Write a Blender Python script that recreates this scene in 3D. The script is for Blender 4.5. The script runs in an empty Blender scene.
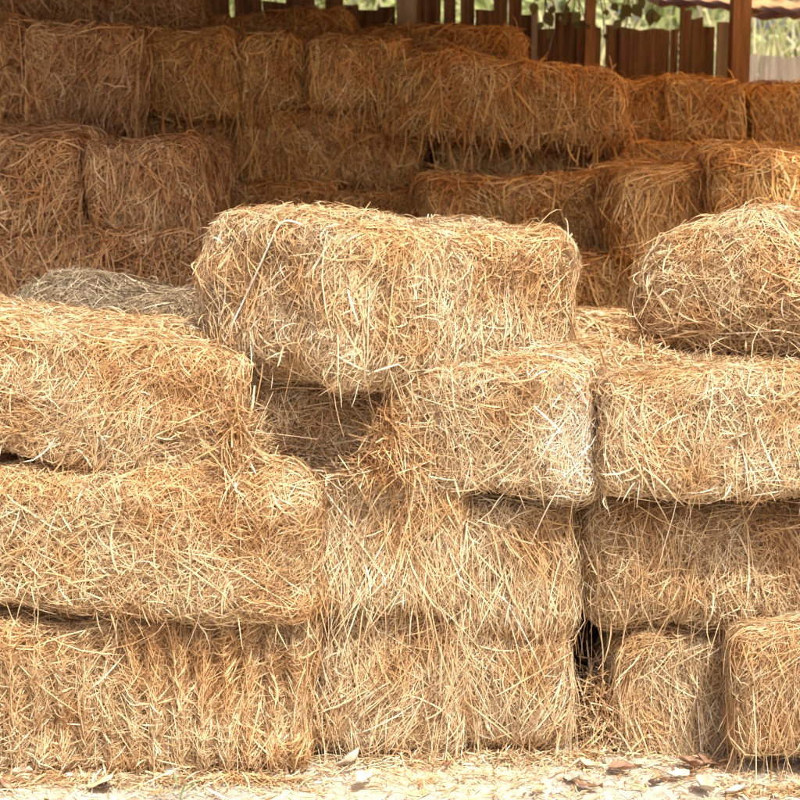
import bpy, math, random
import numpy as np
random.seed(7)
rng = np.random.default_rng(11)
R = math.radians
S = bpy.context.scene
COL = S.collection

# ------------------------------------------------------------------ camera
H, F, PITCH = 1.55, 1470.0, math.atan(250 / 1470)
cd = bpy.data.cameras.new('camera')
cam = bpy.data.objects.new('camera', cd)
COL.objects.link(cam)
cam.location = (0, 0, H)
cam.rotation_euler = (math.pi / 2 - PITCH, 0, 0)
cd.sensor_width = 36
cd.lens = 36 * F / 800
cd.clip_start, cd.clip_end = 0.05, 900
cd.dof.use_dof = True
cd.dof.focus_distance = 3.75
cd.dof.aperture_fstop = 5.0
S.camera = cam
CP, SP = math.cos(PITCH), math.sin(PITCH)


def un(px, py, Y):
    """world point at depth Y seen at pixel px, py of the 800 px photograph"""
    a, b = (px - 400) / F, (400 - py) / F
    dy, dz = CP + SP * b, -SP + CP * b
    t = Y / dy
    return np.array((a * t, Y, H + dz * t))


def on_ground(px, py):
    a, b = (px - 400) / F, (400 - py) / F
    dy, dz = CP + SP * b, -SP + CP * b
    t = -H / dz
    return np.array((a * t, dy * t, 0.0))


# ------------------------------------------------------------------ world and light
SUN_EL, SUN_AZ = 56, 22          # azimuth: degrees to the right of straight behind the camera
w = bpy.data.worlds.new('World')
S.world = w
w.use_nodes = True
nt = w.node_tree
sky = nt.nodes.new('ShaderNodeTexSky')
sky.sky_type = 'NISHITA'
sky.sun_disc = False
sky.sun_elevation = R(SUN_EL)
sky.sun_rotation = R(180 - SUN_AZ)
sky.dust_density = 8.0
sky.air_density = 0.8
sky.ozone_density = 0.6
bg = nt.nodes['Background']
bg.inputs['Strength'].default_value = 0.15
nt.links.new(sky.outputs[0], bg.inputs[0])
sl = bpy.data.lights.new('sun', 'SUN')
sl.energy = 4.2
sl.angle = R(1.2)
sl.color = (1.0, 0.94, 0.83)
so = bpy.data.objects.new('sun', sl)
COL.objects.link(so)
so.rotation_euler = (R(90 - SUN_EL), 0, R(SUN_AZ))
S.view_settings.view_transform = 'Standard'
S.view_settings.look = 'None'
S.view_settings.exposure = 0.62
S.view_settings.gamma = 1
S.view_settings.use_curve_mapping = False
S.cycles.max_bounces = 6
S.cycles.diffuse_bounces = 4
S.cycles.glossy_bounces = 2
S.cycles.transmission_bounces = 3
S.cycles.use_denoising = True


# ------------------------------------------------------------------ materials
def new_mat(name):
    m = bpy.data.materials.new(name)
    m.use_nodes = True
    n = m.node_tree
    n.nodes.clear()
    out = n.nodes.new('ShaderNodeOutputMaterial')
    return m, n, out


def ramp(n, stops, interp='LINEAR'):
    r = n.nodes.new('ShaderNodeValToRGB')
    r.color_ramp.interpolation = interp
    e = r.color_ramp.elements
    while len(e) < len(stops):
        e.new(0.5)
    for k, (p, c) in enumerate(stops):
        e[k].position = p
        e[k].color = (*c, 1)
    return r


def straw_mat(name, stops, patch=(0.93, 0.72, 0.50), trans=0.15, patch_scale=5.0):
    m, n, out = new_mat(name)
    L = n.links.new
    geo = n.nodes.new('ShaderNodeNewGeometry')
    r = ramp(n, stops)
    L(geo.outputs['Random Per Island'], r.inputs[0])
    tc = n.nodes.new('ShaderNodeTexCoord')
    nz = n.nodes.new('ShaderNodeTexNoise')
    nz.inputs['Scale'].default_value = patch_scale
    nz.inputs['Detail'].default_value = 3
    L(tc.outputs['Object'], nz.inputs['Vector'])
    r2 = ramp(n, [(0.40, (1, 1, 1)), (0.64, patch)])
    L(nz.outputs[0], r2.inputs[0])
    mx = n.nodes.new('ShaderNodeMix')
    mx.data_type = 'RGBA'
    mx.blend_type = 'MULTIPLY'
    mx.inputs[0].default_value = 1
    L(r.outputs[0], mx.inputs[6])
    L(r2.outputs[0], mx.inputs[7])
    # fibre streaks, nodes along the stalks
    nz2 = n.nodes.new('ShaderNodeTexNoise')
    nz2.inputs['Scale'].default_value = 90
    nz2.inputs['Detail'].default_value = 2
    L(tc.outputs['Object'], nz2.inputs['Vector'])
    r3 = ramp(n, [(0.3, (0.80, 0.76, 0.70)), (0.6, (1, 1, 1))])
    L(nz2.outputs[0], r3.inputs[0])
    mx2 = n.nodes.new('ShaderNodeMix')
    mx2.data_type = 'RGBA'
    mx2.blend_type = 'MULTIPLY'
    mx2.inputs[0].default_value = 1
    L(mx.outputs[2], mx2.inputs[6])
    L(r3.outputs[0], mx2.inputs[7])
    b = n.nodes.new('ShaderNodeBsdfPrincipled')
    b.inputs['Roughness'].default_value = 0.6
    b.inputs['Specular IOR Level'].default_value = 0.28
    L(mx2.outputs[2], b.inputs['Base Color'])
    tr = n.nodes.new('ShaderNodeBsdfTranslucent')
    L(mx2.outputs[2], tr.inputs[0])
    ms = n.nodes.new('ShaderNodeMixShader')
    ms.inputs[0].default_value = trans
    L(b.outputs[0], ms.inputs[1])
    L(tr.outputs[0], ms.inputs[2])
    L(ms.outputs[0], out.inputs[0])
    return m


def noise_mat(name, c1, c2, scale=(8, 8, 8), detail=6, rough=0.9, bump=0.3, bdist=0.01, c3=None, s3=1.2):
    m, n, out = new_mat(name)
    L = n.links.new
    tc = n.nodes.new('ShaderNodeTexCoord')
    mp = n.nodes.new('ShaderNodeMapping')
    mp.inputs['Scale'].default_value = scale
    L(tc.outputs['Object'], mp.inputs[0])
    nz = n.nodes.new('ShaderNodeTexNoise')
    nz.inputs['Scale'].default_value = 1
    nz.inputs['Detail'].default_value = detail
    nz.inputs['Roughness'].default_value = 0.65
    L(mp.outputs[0], nz.inputs['Vector'])
    r = ramp(n, [(0.35, c1), (0.65, c2)])
    L(nz.outputs[0], r.inputs[0])
    col = r.outputs[0]
    if c3 is not None:
        n3 = n.nodes.new('ShaderNodeTexNoise')
        n3.inputs['Scale'].default_value = s3
        n3.inputs['Detail'].default_value = 5
        L(tc.outputs['Object'], n3.inputs['Vector'])
        rr = ramp(n, [(0.45, (0, 0, 0)), (0.6, (1, 1, 1))])
        L(n3.outputs[0], rr.inputs[0])
        mx = n.nodes.new('ShaderNodeMix')
        mx.data_type = 'RGBA'
        L(rr.outputs[0], mx.inputs[0])
        L(col, mx.inputs[6])
        mx.inputs[7].default_value = (*c3, 1)
        col = mx.outputs[2]
    b = n.nodes.new('ShaderNodeBsdfPrincipled')
    b.inputs['Roughness'].default_value = rough
    b.inputs['Specular IOR Level'].default_value = 0.25
    L(col, b.inputs['Base Color'])
    bp = n.nodes.new('ShaderNodeBump')
    bp.inputs['Strength'].default_value = bump
    bp.inputs['Distance'].default_value = bdist
    L(nz.outputs[0], bp.inputs['Height'])
    L(bp.outputs[0], b.inputs['Normal'])
    L(b.outputs[0], out.inputs[0])
    return m


GOLD = [(0.0, (0.21, 0.120, 0.058)), (0.22, (0.43, 0.275, 0.138)), (0.50, (0.63, 0.455, 0.255)),
        (0.80, (0.76, 0.60, 0.38)), (0.95, (0.84, 0.725, 0.51)), (1.0, (0.87, 0.80, 0.65))]
PALE = [(0.0, (0.21, 0.130, 0.070)), (0.22, (0.44, 0.300, 0.168)), (0.50, (0.64, 0.475, 0.280)),
        (0.80, (0.77, 0.62, 0.405)), (0.95, (0.85, 0.75, 0.565)), (1.0, (0.88, 0.82, 0.69))]
BROWN_GLOW = [(0.0, (0.25, 0.115, 0.036)), (0.25, (0.54, 0.290, 0.098)), (0.55, (0.75, 0.445, 0.150)),  # old brown straw, with the warm glow over the shaded bales put into it
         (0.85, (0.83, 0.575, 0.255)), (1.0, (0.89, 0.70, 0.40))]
RED = [(0.0, (0.20, 0.090, 0.038)), (0.25, (0.46, 0.250, 0.108)), (0.55, (0.64, 0.395, 0.185)),
       (0.85, (0.75, 0.52, 0.285)), (1.0, (0.84, 0.68, 0.44))]
GREY = [(0.0, (0.09, 0.066, 0.042)), (0.25, (0.21, 0.16, 0.103)), (0.55, (0.32, 0.255, 0.17)),
        (0.85, (0.45, 0.375, 0.265)), (1.0, (0.62, 0.55, 0.43))]
M = {
    'gold': straw_mat('golden_straw', GOLD, patch=(0.92, 0.76, 0.60)),
    'pale': straw_mat('pale_straw', PALE, patch=(0.92, 0.76, 0.58)),
    'brown': straw_mat('brown_straw_glow', BROWN_GLOW, patch=(0.92, 0.74, 0.54)),
    'red': straw_mat('reddish_straw', RED, patch=(0.92, 0.78, 0.62)),
    'grey': straw_mat('grey_straw', GREY, patch=(0.9, 0.84, 0.76)),
    'bleached': straw_mat('bleached_straw', [(0, (0.5, 0.40, 0.28)), (0.5, (0.82, 0.76, 0.64)), (1, (0.9, 0.88, 0.82))], patch=(1, 1, 1)),
    'core': noise_mat('packed_straw', (0.13, 0.075, 0.032), (0.36, 0.235, 0.11), scale=(90, 90, 50), bump=1.0, bdist=0.01),
    'twine': noise_mat('twine', (0.72, 0.68, 0.60), (0.82, 0.80, 0.74), scale=(200, 200, 200), bump=0.2, bdist=0.001),
    'ground': noise_mat('dusty_ground', (0.27, 0.24, 0.20), (0.52, 0.475, 0.41), scale=(26, 26, 26), detail=12, bump=0.5,
                        bdist=0.006, c3=(0.50, 0.425, 0.32), s3=2.2),
    'plank': noise_mat('weathered_plank', (0.09, 0.042, 0.018), (0.27, 0.140, 0.060), scale=(46, 46, 2.2), bump=0.5, bdist=0.003),
    'plank_pale': noise_mat('pale_plank', (0.30, 0.21, 0.13), (0.46, 0.35, 0.24), scale=(40, 40, 3), bump=0.4, bdist=0.003),
    'board_grey': noise_mat('grey_board', (0.12, 0.092, 0.066), (0.26, 0.205, 0.15), scale=(30, 30, 3), bump=0.4, bdist=0.003),
    'post': noise_mat('post_wood', (0.18, 0.08, 0.03), (0.36, 0.18, 0.075), scale=(30, 30, 3), bump=0.5, bdist=0.004),
    'roof': noise_mat('rusty_roof', (0.34, 0.17, 0.07), (0.52, 0.30, 0.14), scale=(9, 3, 9), bump=0.3, bdist=0.004),
    'bark': noise_mat('bark', (0.12, 0.09, 0.06), (0.26, 0.20, 0.14), scale=(20, 20, 4), bump=0.8, bdist=0.01),
    'stone': noise_mat('white_stone', (0.36, 0.34, 0.31), (0.56, 0.54, 0.50), scale=(60, 60, 60), bump=0.3, bdist=0.002),
}


def leaf_mat(name, stops, trans=0.35, rough=0.5):
    m, n, out = new_mat(name)
    L = n.links.new
    geo = n.nodes.new('ShaderNodeNewGeometry')
    r = ramp(n, stops)
    L(geo.outputs['Random Per Island'], r.inputs[0])
    b = n.nodes.new('ShaderNodeBsdfPrincipled')
    b.inputs['Roughness'].default_value = rough
    b.inputs['Specular IOR Level'].default_value = 0.3
    L(r.outputs[0], b.inputs['Base Color'])
    tr = n.nodes.new('ShaderNodeBsdfTranslucent')
    L(r.outputs[0], tr.inputs[0])
    ms = n.nodes.new('ShaderNodeMixShader')
    ms.inputs[0].default_value = trans
    L(b.outputs[0], ms.inputs[1])
    L(tr.outputs[0], ms.inputs[2])
    L(ms.outputs[0], out.inputs[0])
    return m


M['green'] = leaf_mat('bright_foliage', [(0, (0.16, 0.19, 0.06)), (0.5, (0.32, 0.36, 0.13)), (1, (0.52, 0.54, 0.27))])
M['reed'] = leaf_mat('dry_reed', [(0, (0.34, 0.31, 0.13)), (0.5, (0.52, 0.47, 0.24)), (1, (0.72, 0.66, 0.44))])
M['vine'] = leaf_mat('vine_leaf', [(0, (0.09, 0.085, 0.025)), (1, (0.17, 0.15, 0.045))], trans=0.35)
M['grass'] = leaf_mat('fresh_grass', [(0, (0.14, 0.26, 0.10)), (1, (0.28, 0.42, 0.20))], trans=0.3)
m_, n_, o_ = new_mat('added_amber_sheet')  # added translucent sheet, out of view, throws orange light on the shaded bales
t_ = n_.nodes.new('ShaderNodeBsdfTranslucent')
t_.inputs[0].default_value = (0.88, 0.52, 0.18, 1)
d_ = n_.nodes.new('ShaderNodeBsdfDiffuse')
d_.inputs[0].default_value = (0.55, 0.36, 0.16, 1)
x_ = n_.nodes.new('ShaderNodeMixShader')
x_.inputs[0].default_value = 0.75
n_.links.new(d_.outputs[0], x_.inputs[1])
n_.links.new(t_.outputs[0], x_.inputs[2])
n_.links.new(x_.outputs[0], o_.inputs[0])
M['added_amber'] = m_
DEAD = {
    'rust': noise_mat('rust_dead_leaf', (0.15, 0.078, 0.045), (0.34, 0.20, 0.125), scale=(30, 30, 30), bump=0.3, bdist=0.002, rough=0.6),
    'tan': noise_mat('tan_dead_leaf', (0.48, 0.33, 0.19), (0.64, 0.49, 0.31), scale=(30, 30, 30), bump=0.3, bdist=0.002, rough=0.6),
    'white': noise_mat('bleached_dead_leaf', (0.36, 0.30, 0.22), (0.56, 0.50, 0.40), scale=(45, 45, 45), bump=0.3, bdist=0.002, rough=0.5),
    'dark': noise_mat('dark_dead_leaf', (0.06, 0.04, 0.03), (0.14, 0.09, 0.06), scale=(30, 30, 30), bump=0.3, bdist=0.002, rough=0.6),
}


# ------------------------------------------------------------------ mesh helpers
def mesh_np(name, V, quads, mats, midx=None, smooth=True, tris=None):
    me = bpy.data.meshes.new(name)
    nq = len(quads)
    ntri = 0 if tris is None else len(tris)
    me.vertices.add(len(V))
    me.vertices.foreach_set('co', np.asarray(V, np.float32).ravel())
    li = np.asarray(quads, np.int32).ravel()
    ls = np.arange(nq, dtype=np.int32) * 4
    if ntri:
        ls = np.concatenate([ls, nq * 4 + np.arange(ntri, dtype=np.int32) * 3])
        li = np.concatenate([li, np.asarray(tris, np.int32).ravel()])
    me.loops.add(len(li))
    me.loops.foreach_set('vertex_index', li)
    me.polygons.add(nq + ntri)
    me.polygons.foreach_set('loop_start', ls)
    for m in mats:
        me.materials.append(m)
    if midx is not None:
        me.polygons.foreach_set('material_index', np.asarray(midx, np.int32))
    me.polygons.foreach_set('use_smooth', np.full(nq + ntri, smooth))
    me.update(calc_edges=True)
    return me


def link(name, me, parent=None):
    o = bpy.data.objects.new(name, me)
    COL.objects.link(o)
    if parent is not None:
        o.parent = parent
    return o


def tag(o, label=None, cat=None, group=None, kind=None):
    if label:
        o['label'] = label
    if cat:
        o['category'] = cat
    if group:
        o['group'] = group
    if kind:
        o['kind'] = kind
    return o


def sines(seed, n=7, k=20.0, spread=0.6):
    g = np.random.default_rng(seed)
    d = g.normal(size=(n, 3))
    d /= np.linalg.norm(d, axis=1)[:, None]
    K = d * (k * (1 + spread * g.uniform(-1, 1, n)))[:, None]
    ph = g.uniform(0, 6.28, n)
    return lambda p: np.sin(p @ K.T + ph).sum(1) / math.sqrt(n / 2) * 0.7


def ribbons(P, wid, roll, nrm, extra=None):
    """P (n,k,3) centre lines, wid (n,), roll (n,), nrm (n,k,3) -> V, quads; thin bent stalks"""
    n, k, _ = P.shape
    T = np.empty_like(P)
    T[:, 1:-1] = P[:, 2:] - P[:, :-2]
    T[:, 0] = P[:, 1] - P[:, 0]
    T[:, -1] = P[:, -1] - P[:, -2]
    T /= np.linalg.norm(T, axis=2)[..., None] + 1e-9
    B = np.cross(T, nrm)
    B /= np.linalg.norm(B, axis=2)[..., None] + 1e-9
    N = np.cross(B, T)
    c, s = np.cos(roll)[:, None, None], np.sin(roll)[:, None, None]
    D = B * c + N * s
    taper = np.ones(k)
    taper[0], taper[-1] = 0.75, 0.35
    W = wid[:, None, None] * taper[None, :, None] * 0.5
    V = np.stack([P - D * W, P + D * W], axis=2).reshape(-1, 3)
    base = (np.arange(n) * k * 2)[:, None] + (np.arange(k - 1) * 2)[None, :]
    Q = np.stack([base, base + 1, base + 3, base + 2], axis=2).reshape(-1, 4)
    return V, Q


def rbox_project(q, h, r):
    c = np.clip(q, -(h - r), (h - r))
    d = q - c
    l = np.linalg.norm(d, axis=1)[:, None]
    bad = l[:, 0] < 1e-6
    nn = d / (l + 1e-9)
    if bad.any():
        nn[bad] = (0, 0, 1)
    return c + nn * r, nn


def make_bale_mesh(name, dims, r=0.07, n=9000, mat='gold', seed=0, width=0.0030, length=0.13, ribs=0.0,
                   vert=0.6, spread=0.55, bulge=0.016, warp=0.022, weights=(1, 1, 1, 0.25, 1, 0.12), K=6, stray=0.018,
                   fringe=0.03, loft=0.012, sag=0.0, peak=None, drape=0.0, white=None, fine=0.58, hangs=0.07):
    """weights: +x, -x, front(-y), back(+y), top, bottom"""
    g = np.random.default_rng(seed + 1000)
    h = np.array(dims) / 2
    r = min(r, h.min() * 0.95)
    dn = sines(seed + 1, 9, 16)
    dn2 = sines(seed + 2, 9, 42)
    w1, w2, w3 = sines(seed + 3, 5, 5), sines(seed + 4, 5, 5), sines(seed + 5, 5, 5)
    fl, fl2 = sines(seed + 6, 9, 24), sines(seed + 7, 9, 60)

    def disp(p, nn):
        d = bulge * (dn(p) * 0.75 + dn2(p) * 0.3)
        if ribs:
            d = d + ribs * (np.abs(np.sin(p[:, 0] * math.pi / 0.058 + 1.3 * w1(p))) - 0.6) * (1 - nn[:, 2] ** 2)
        return d

    def warpf(p):
        q = p.copy()
        q[:, 0] += warp * w1(p)
        q[:, 1] += warp * w2(p)
        q[:, 2] += warp * 0.8 * w3(p)
        if sag:
            q[:, 2] -= sag * (p[:, 0] / h[0]) ** 2
        if peak:
            q[:, 2] += peak[1] * np.exp(-((p[:, 0] - peak[0]) / peak[2]) ** 2) * np.clip((p[:, 2] + h[2]) / (2 * h[2]), 0, 1)
        return q

    # core
    res = [max(6, int(d / 0.028)) for d in dims]
    Vs, Qs, off = [], [], 0
    for ax in range(3):
        u, v = (ax + 1) % 3, (ax + 2) % 3
        for sgn in (-1, 1):
            gu, gv = np.meshgrid(np.linspace(-h[u], h[u], res[u]), np.linspace(-h[v], h[v], res[v]), indexing='ij')
            p = np.zeros((gu.size, 3))
            p[:, u], p[:, v], p[:, ax] = gu.ravel(), gv.ravel(), sgn * h[ax]
            Vs.append(p)
            a = (np.arange(res[u] - 1)[:, None] * res[v] + np.arange(res[v] - 1)[None, :]).ravel() + off
            q = np.stack([a, a + res[v], a + res[v] + 1, a + 1], 1)
            if sgn < 0:
                q = q[:, ::-1]
            Qs.append(q)
            off += gu.size
    V = np.concatenate(Vs)
    pr, nn = rbox_project(V, h, r)
    pr = pr + nn * (disp(pr, nn) - 0.012)[:, None]
    Vc, Qc = warpf(pr), np.concatenate(Qs)

    # stalks
    areas = np.array([dims[1] * dims[2]] * 2 + [dims[0] * dims[2]] * 2 + [dims[0] * dims[1]] * 2) * np.array(weights)
    face = g.choice(6, size=n, p=areas / areas.sum())
    p = g.uniform(-1, 1, (n, 3)) * h
    axs = np.array([0, 0, 1, 1, 2, 2])[face]
    sg = np.array([1, -1, -1, 1, 1, -1])[face]
    p[np.arange(n), axs] = sg * h[axs]
    p, nn = rbox_project(p, h, r)
    # direction in the tangent plane
    upv = np.tile(np.array([0.0, 0.0, 1.0]), (n, 1))
    tb = face >= 4
    upv[tb] = np.array([1.0, 0.0, 0.0])
    e1 = upv - nn * (upv * nn).sum(1)[:, None]
    e1 /= np.linalg.norm(e1, axis=1)[:, None] + 1e-9
    e2 = np.cross(nn, e1)
    loose = g.random(n)
    ang = fl(p) * (1.5 - vert) + 0.5 * fl2(p) + g.normal(0, spread, n)
    wild = g.random(n) > vert
    ang = np.where(wild, g.uniform(-math.pi, math.pi, n), ang)
    ang = np.where(g.random(n) < 0.6, ang + math.pi, ang)
    t = e1 * np.cos(ang)[:, None] + e2 * np.sin(ang)[:, None]
    ln = length * np.exp(g.normal(0, 0.45, n)) * np.where(g.random(n) < 0.08, 1.7, 1.0)
    ln = np.clip(ln, 0.03, 0.42)
    dr = (g.random(n) < drape) & (np.abs(nn[:, 2]) < 0.9)
    ln = np.where(dr, np.clip(ln * 1.9, 0.08, 0.26), ln)
    ad = g.normal(math.pi, 0.36, n) + 0.35 * fl(p)
    t = np.where(dr[:, None], e1 * np.cos(ad)[:, None] + e2 * np.sin(ad)[:, None], t)
    chaff = (g.random(n) < fine) & ~dr
    ln = np.where(chaff, np.clip(ln * 0.5, 0.02, 0.07), ln)
    step = ln / (K - 1)
    bend = g.normal(0, 0.19, n) * np.where(dr, 0.35, 1)
    kinkat = g.integers(1, K, n)
    kink = g.normal(0, 0.6, n) * (g.random(n) < 0.45) * ~dr
    o0 = loft * (g.beta(1.6, 2.4, n) * 2 - 0.75) - chaff * loft * 0.35 + dr * loft * g.uniform(0, 0.9, n)
    tip = loft * np.abs(g.normal(0, 0.7, n)) * (g.random(n) < 0.6)
    mid = loft * np.abs(g.normal(0, 0.6, n)) * (g.random(n) < 0.35)
    free = loose < stray
    out = g.uniform(0.1, 0.9, n)
    # straws that run past the top/bottom edges and hang
    fr = (loose > 1 - fringe) & (np.abs(p[:, 2]) > h[2] * 0.55) & ~tb
    t[fr] = t[fr] * 0.45 - np.array([0, 0, 1.0])
    free = (free | fr) & ~chaff
    fr = fr & ~chaff
    out[fr] = g.uniform(0.05, 0.45, fr.sum())
    free &= ~dr
    hang = dr & (g.random(n) < hangs) & (np.abs(nn[:, 2]) < 0.3) & (p[:, 2] > -h[2] * 0.95) & (p[:, 2] < h[2] * 0.4)
    out[hang] = g.uniform(-0.02, 0.07, hang.sum())
    free_step = np.minimum(step * 0.8, 0.11 / (K - 1))
    step = np.where(free, free_step, step)
    free = free | hang
    P = np.empty((n, K, 3))
    NN = np.empty((n, K, 3))
    q, nq = p.copy(), nn.copy()
    tt = t.copy()
    for k in range(K):
        if k:
            qn = q + tt * step[:, None]
            pj, pn = rbox_project(qn, h, r)
            q = np.where(free[:, None], qn + nq * (out * step * (1.0 - 0.12 * k))[:, None]
                         - np.array([0, 0, 1.0]) * (step * 0.10 * k)[:, None], pj)
            nq = np.where(free[:, None], nq, pn)
            tt = tt - nq * ((tt * nq).sum(1) * ~free)[:, None]
            bn = np.cross(nq, tt)
            a = bend + np.where(kinkat == k, kink, 0)
            tt = tt * np.cos(a)[:, None] + bn * np.sin(a)[:, None]
            tt /= np.linalg.norm(tt, axis=1)[:, None] + 1e-9
        f = k / (K - 1)
        o = o0 + tip * f ** 2 + mid * math.sin(math.pi * f)
        P[:, k] = q + nq * (o + disp(q, nq))[:, None]
        NN[:, k] = nq
    P = warpf(P.reshape(-1, 3)).reshape(n, K, 3)
    wd = width * np.clip(np.exp(g.normal(-0.04, 0.46, n)), 0.45, 2.2)
    wd = np.where(chaff, wd * 0.72, wd)
    Vr, Qr = ribbons(P, wd, g.normal(0, 0.75, n), NN)
    Q = np.concatenate([Qc, Qr + len(Vc)])
    mi = np.concatenate([np.zeros(len(Qc), int), np.ones(len(Qr), int)])
    mats = [M['core'], M[mat]]
    if white:
        pr_ = np.exp(-(((p[:, 0] - white[0]) / white[2]) ** 2 + ((p[:, 2] - white[1]) / white[3]) ** 2)) * 0.95
        ws = (g.random(n) < pr_) & (ln < 0.16)
        mi[len(Qc):] += np.repeat(ws, K - 1)
        mats.append(M['bleached'])
    return mesh_np(name, np.concatenate([Vc, Vr]), Q, mats, mi)


SEED = [0]


def bale(label, group, dims, loc, rot=(0, 0, 0), name='straw_bale', **kw):
    SEED[0] += 17
    me = make_bale_mesh(name, dims, seed=SEED[0], **kw)
    o = link(name, me)
    o.location = loc
    o.rotation_euler = tuple(R(a) for a in rot)
    tag(o, label, 'straw bale', group)
    return o


def bale_px(label, group, x0, x1, y0, y1, Y, depth=0.46, rot=(0, 0, 0), **kw):
    """front face fills the pixel rectangle at depth Y"""
    a, b = un(x0, y0, Y), un(x1, y1, Y)
    dims = (b[0] - a[0], depth, a[2] - b[2])
    loc = ((a[0] + b[0]) / 2, Y + depth / 2, (a[2] + b[2]) / 2)
    return bale(label, group, dims, loc, rot, **kw)


# ------------------------------------------------------------------ front stacks (in the sun)
GF = 'sunlit bales of the front stacks'
D = dict(n=48000, width=0.00175, length=0.072, K=5)
bale_px('golden ribbed bale lying on the ground at the left, lowest of the left stack', GF, -75, 315, 618, 776, 3.49, 0.48,
        mat='gold', ribs=0.034, drape=0.08, **{**D, 'n': 52700}, vert=0.78, r=0.04, spread=0.32)
bale_px('long golden bale second from the ground in the left stack', GF, -70, 319, 474, 620, 3.43, 0.5, mat='gold',
        **{**D, 'n': 50065}, vert=0.35, spread=0.8, r=0.07, rot=(0, 2.2, -1))
bale_px('tilted golden bale topping the left stack, frayed at its right end', GF, -90, 236, 338, 470, 3.50, 0.46,
        mat='gold', **D, vert=0.7, spread=0.4, r=0.03, rot=(0, 8, 3), stray=0.022)
bale_px('weathered grey bale humped behind the tilted left bale', GF, -8, 208, 288, 395, 4.12, 0.42, mat='grey',
        **{**D, 'n': 23715}, vert=0.3, r=0.13, stray=0.03, rot=(0, 3, 0))
bale_px('pale bale on the ground at the foot of the centre stack, beside the ribbed bale', GF, 312, 458, 618, 756, 3.56, 0.7,
        mat='pale', **{**D, 'n': 26350}, vert=0.7, spread=0.45, r=0.045, fringe=0.02, drape=0.2, hangs=0.15)
bale_px('dull bale on the ground under the right half of the centre stack', GF, 456, 574, 616, 754, 3.575, 0.7, mat='pale',
        **{**D, 'n': 26350}, vert=0.7, spread=0.45, r=0.045, fringe=0.02, drape=0.2, hangs=0.15)
bale_px('pale shaggy bale end with hanging straw, second layer of the centre stack', GF, 302, 464, 482, 622, 3.52, 0.75,
        mat='pale', **{**D, 'n': 31620}, vert=0.8, spread=0.35, r=0.04, fringe=0.03, stray=0.02, drape=0.22, hangs=0.2)
bale_px('set back bale under the white cornered bale of the centre stack', GF, 462, 570, 495, 620, 3.59, 0.7, mat='pale',
        **{**D, 'n': 23715}, vert=0.82, spread=0.3, r=0.03, fringe=0.03, drape=0.25)
bale_px('bale with a bleached white right corner, under the big top bale', GF, 394, 597, 373, 498, 3.50, 0.62,
        mat='pale', **{**D, 'n': 34255}, vert=0.35, spread=0.8, r=0.03, rot=(0, 0, -3), fringe=0.015, drape=0.06, white=(0.20, -0.01, 0.065, 0.14))
bale_px('shadowed brown bale in the recess under the big top bale', GF, 212, 402, 386, 500, 3.63, 0.6, mat='gold',
        **{**D, 'n': 21080}, vert=0.4, r=0.05, stray=0.04)
# the bale below the recess, carrying the loose straw
bale_px('low bale between the left and centre stacks, under the recess', GF, 226, 330, 500, 640, 3.85, 0.55, mat='red',
        **{**D, 'n': 9222}, vert=0.4, r=0.05)
# big top bale, seen on its near corner
th = R(40)
near = un(318, 322, 3.34)
Lb, Wb, Hb = 0.89, 0.55, 0.385
cx = near[0] + Lb / 2 * math.cos(th) - Wb / 2 * math.sin(th)
cy = near[1] + Lb / 2 * math.sin(th) + Wb / 2 * math.cos(th)
TOP = bale('big pale bale lying skewed across the top of the centre stack', GF, (Lb, Wb, Hb), (cx, cy, 1.160),
           (1.0, 5.0, 40), mat='pale', n=72000, width=0.0019, length=0.075, K=5, vert=0.45, spread=0.7, r=0.09, warp=0.032, drape=0.03, hangs=0,
           weights=(0.8, 1.3, 1.2, 0.5, 1.1, 0.25), fringe=0.03, stray=0.015, bulge=0.021)
# right stack
bale_px('shaded bale on the ground in the dark gap side of the right stack', GF, 625, 800, 634, 762, 3.62, 0.6,
        mat='pale', **{**D, 'n': 28985}, vert=0.6, r=0.06, stray=0.05, fringe=0.05, drape=0.2, hangs=0.15)
bale_px('front bale on the ground at the right edge, set ahead of its stack', GF, 750, 920, 646, 774, 3.44, 0.5, mat='gold',
        **{**D, 'n': 28985}, vert=0.75, spread=0.4, r=0.03, fringe=0.03, drape=0.25)
bale_px('orange brown bale second from the ground in the right stack', GF, 587, 905, 508, 642, 3.57, 0.55, mat='gold',
        **{**D, 'n': 39525}, vert=0.5, spread=0.6, r=0.085, rot=(0, 2.5, 0), fringe=0.03, drape=0.12)
bale_px('broad pale bale third from the ground in the right stack', GF, 611, 915, 378, 502, 3.43, 0.6, mat='pale',
        **{**D, 'n': 50065}, vert=0.45, spread=0.7, r=0.045, rot=(0, 2.2, 0), stray=0.015, fringe=0.012, drape=0.06)
bale('rounded yellowish bale sitting on top of the right stack', GF, (0.60, 0.48, 0.31),
     (un(764, 300, 3.95)[0], 3.95, un(764, 300, 3.95)[2] + 0.005), (0, 4, -24), mat='gold', n=38000, width=0.0021, length=0.10,
     vert=0.25, spread=0.9, r=0.17, warp=0.02, stray=0.022, peak=(-0.02, 0.05, 0.14))

# ------------------------------------------------------------------ bales in the shade of the shed
GB = 'shaded bales stacked inside the shed'
E = dict(n=11000, width=0.0034, length=0.095, K=5, loft=0.014, stray=0.022, weights=(1, 1, 1, 0.1, 0.8, 0.1))


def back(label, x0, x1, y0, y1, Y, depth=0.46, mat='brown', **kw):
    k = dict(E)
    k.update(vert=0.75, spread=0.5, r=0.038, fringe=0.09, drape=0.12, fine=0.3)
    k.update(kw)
    return bale_px(label, GB, x0 + 0.5, x1 - 0.5, y0 + 4, y1 + 1, Y, depth, mat=mat, **k)


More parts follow.
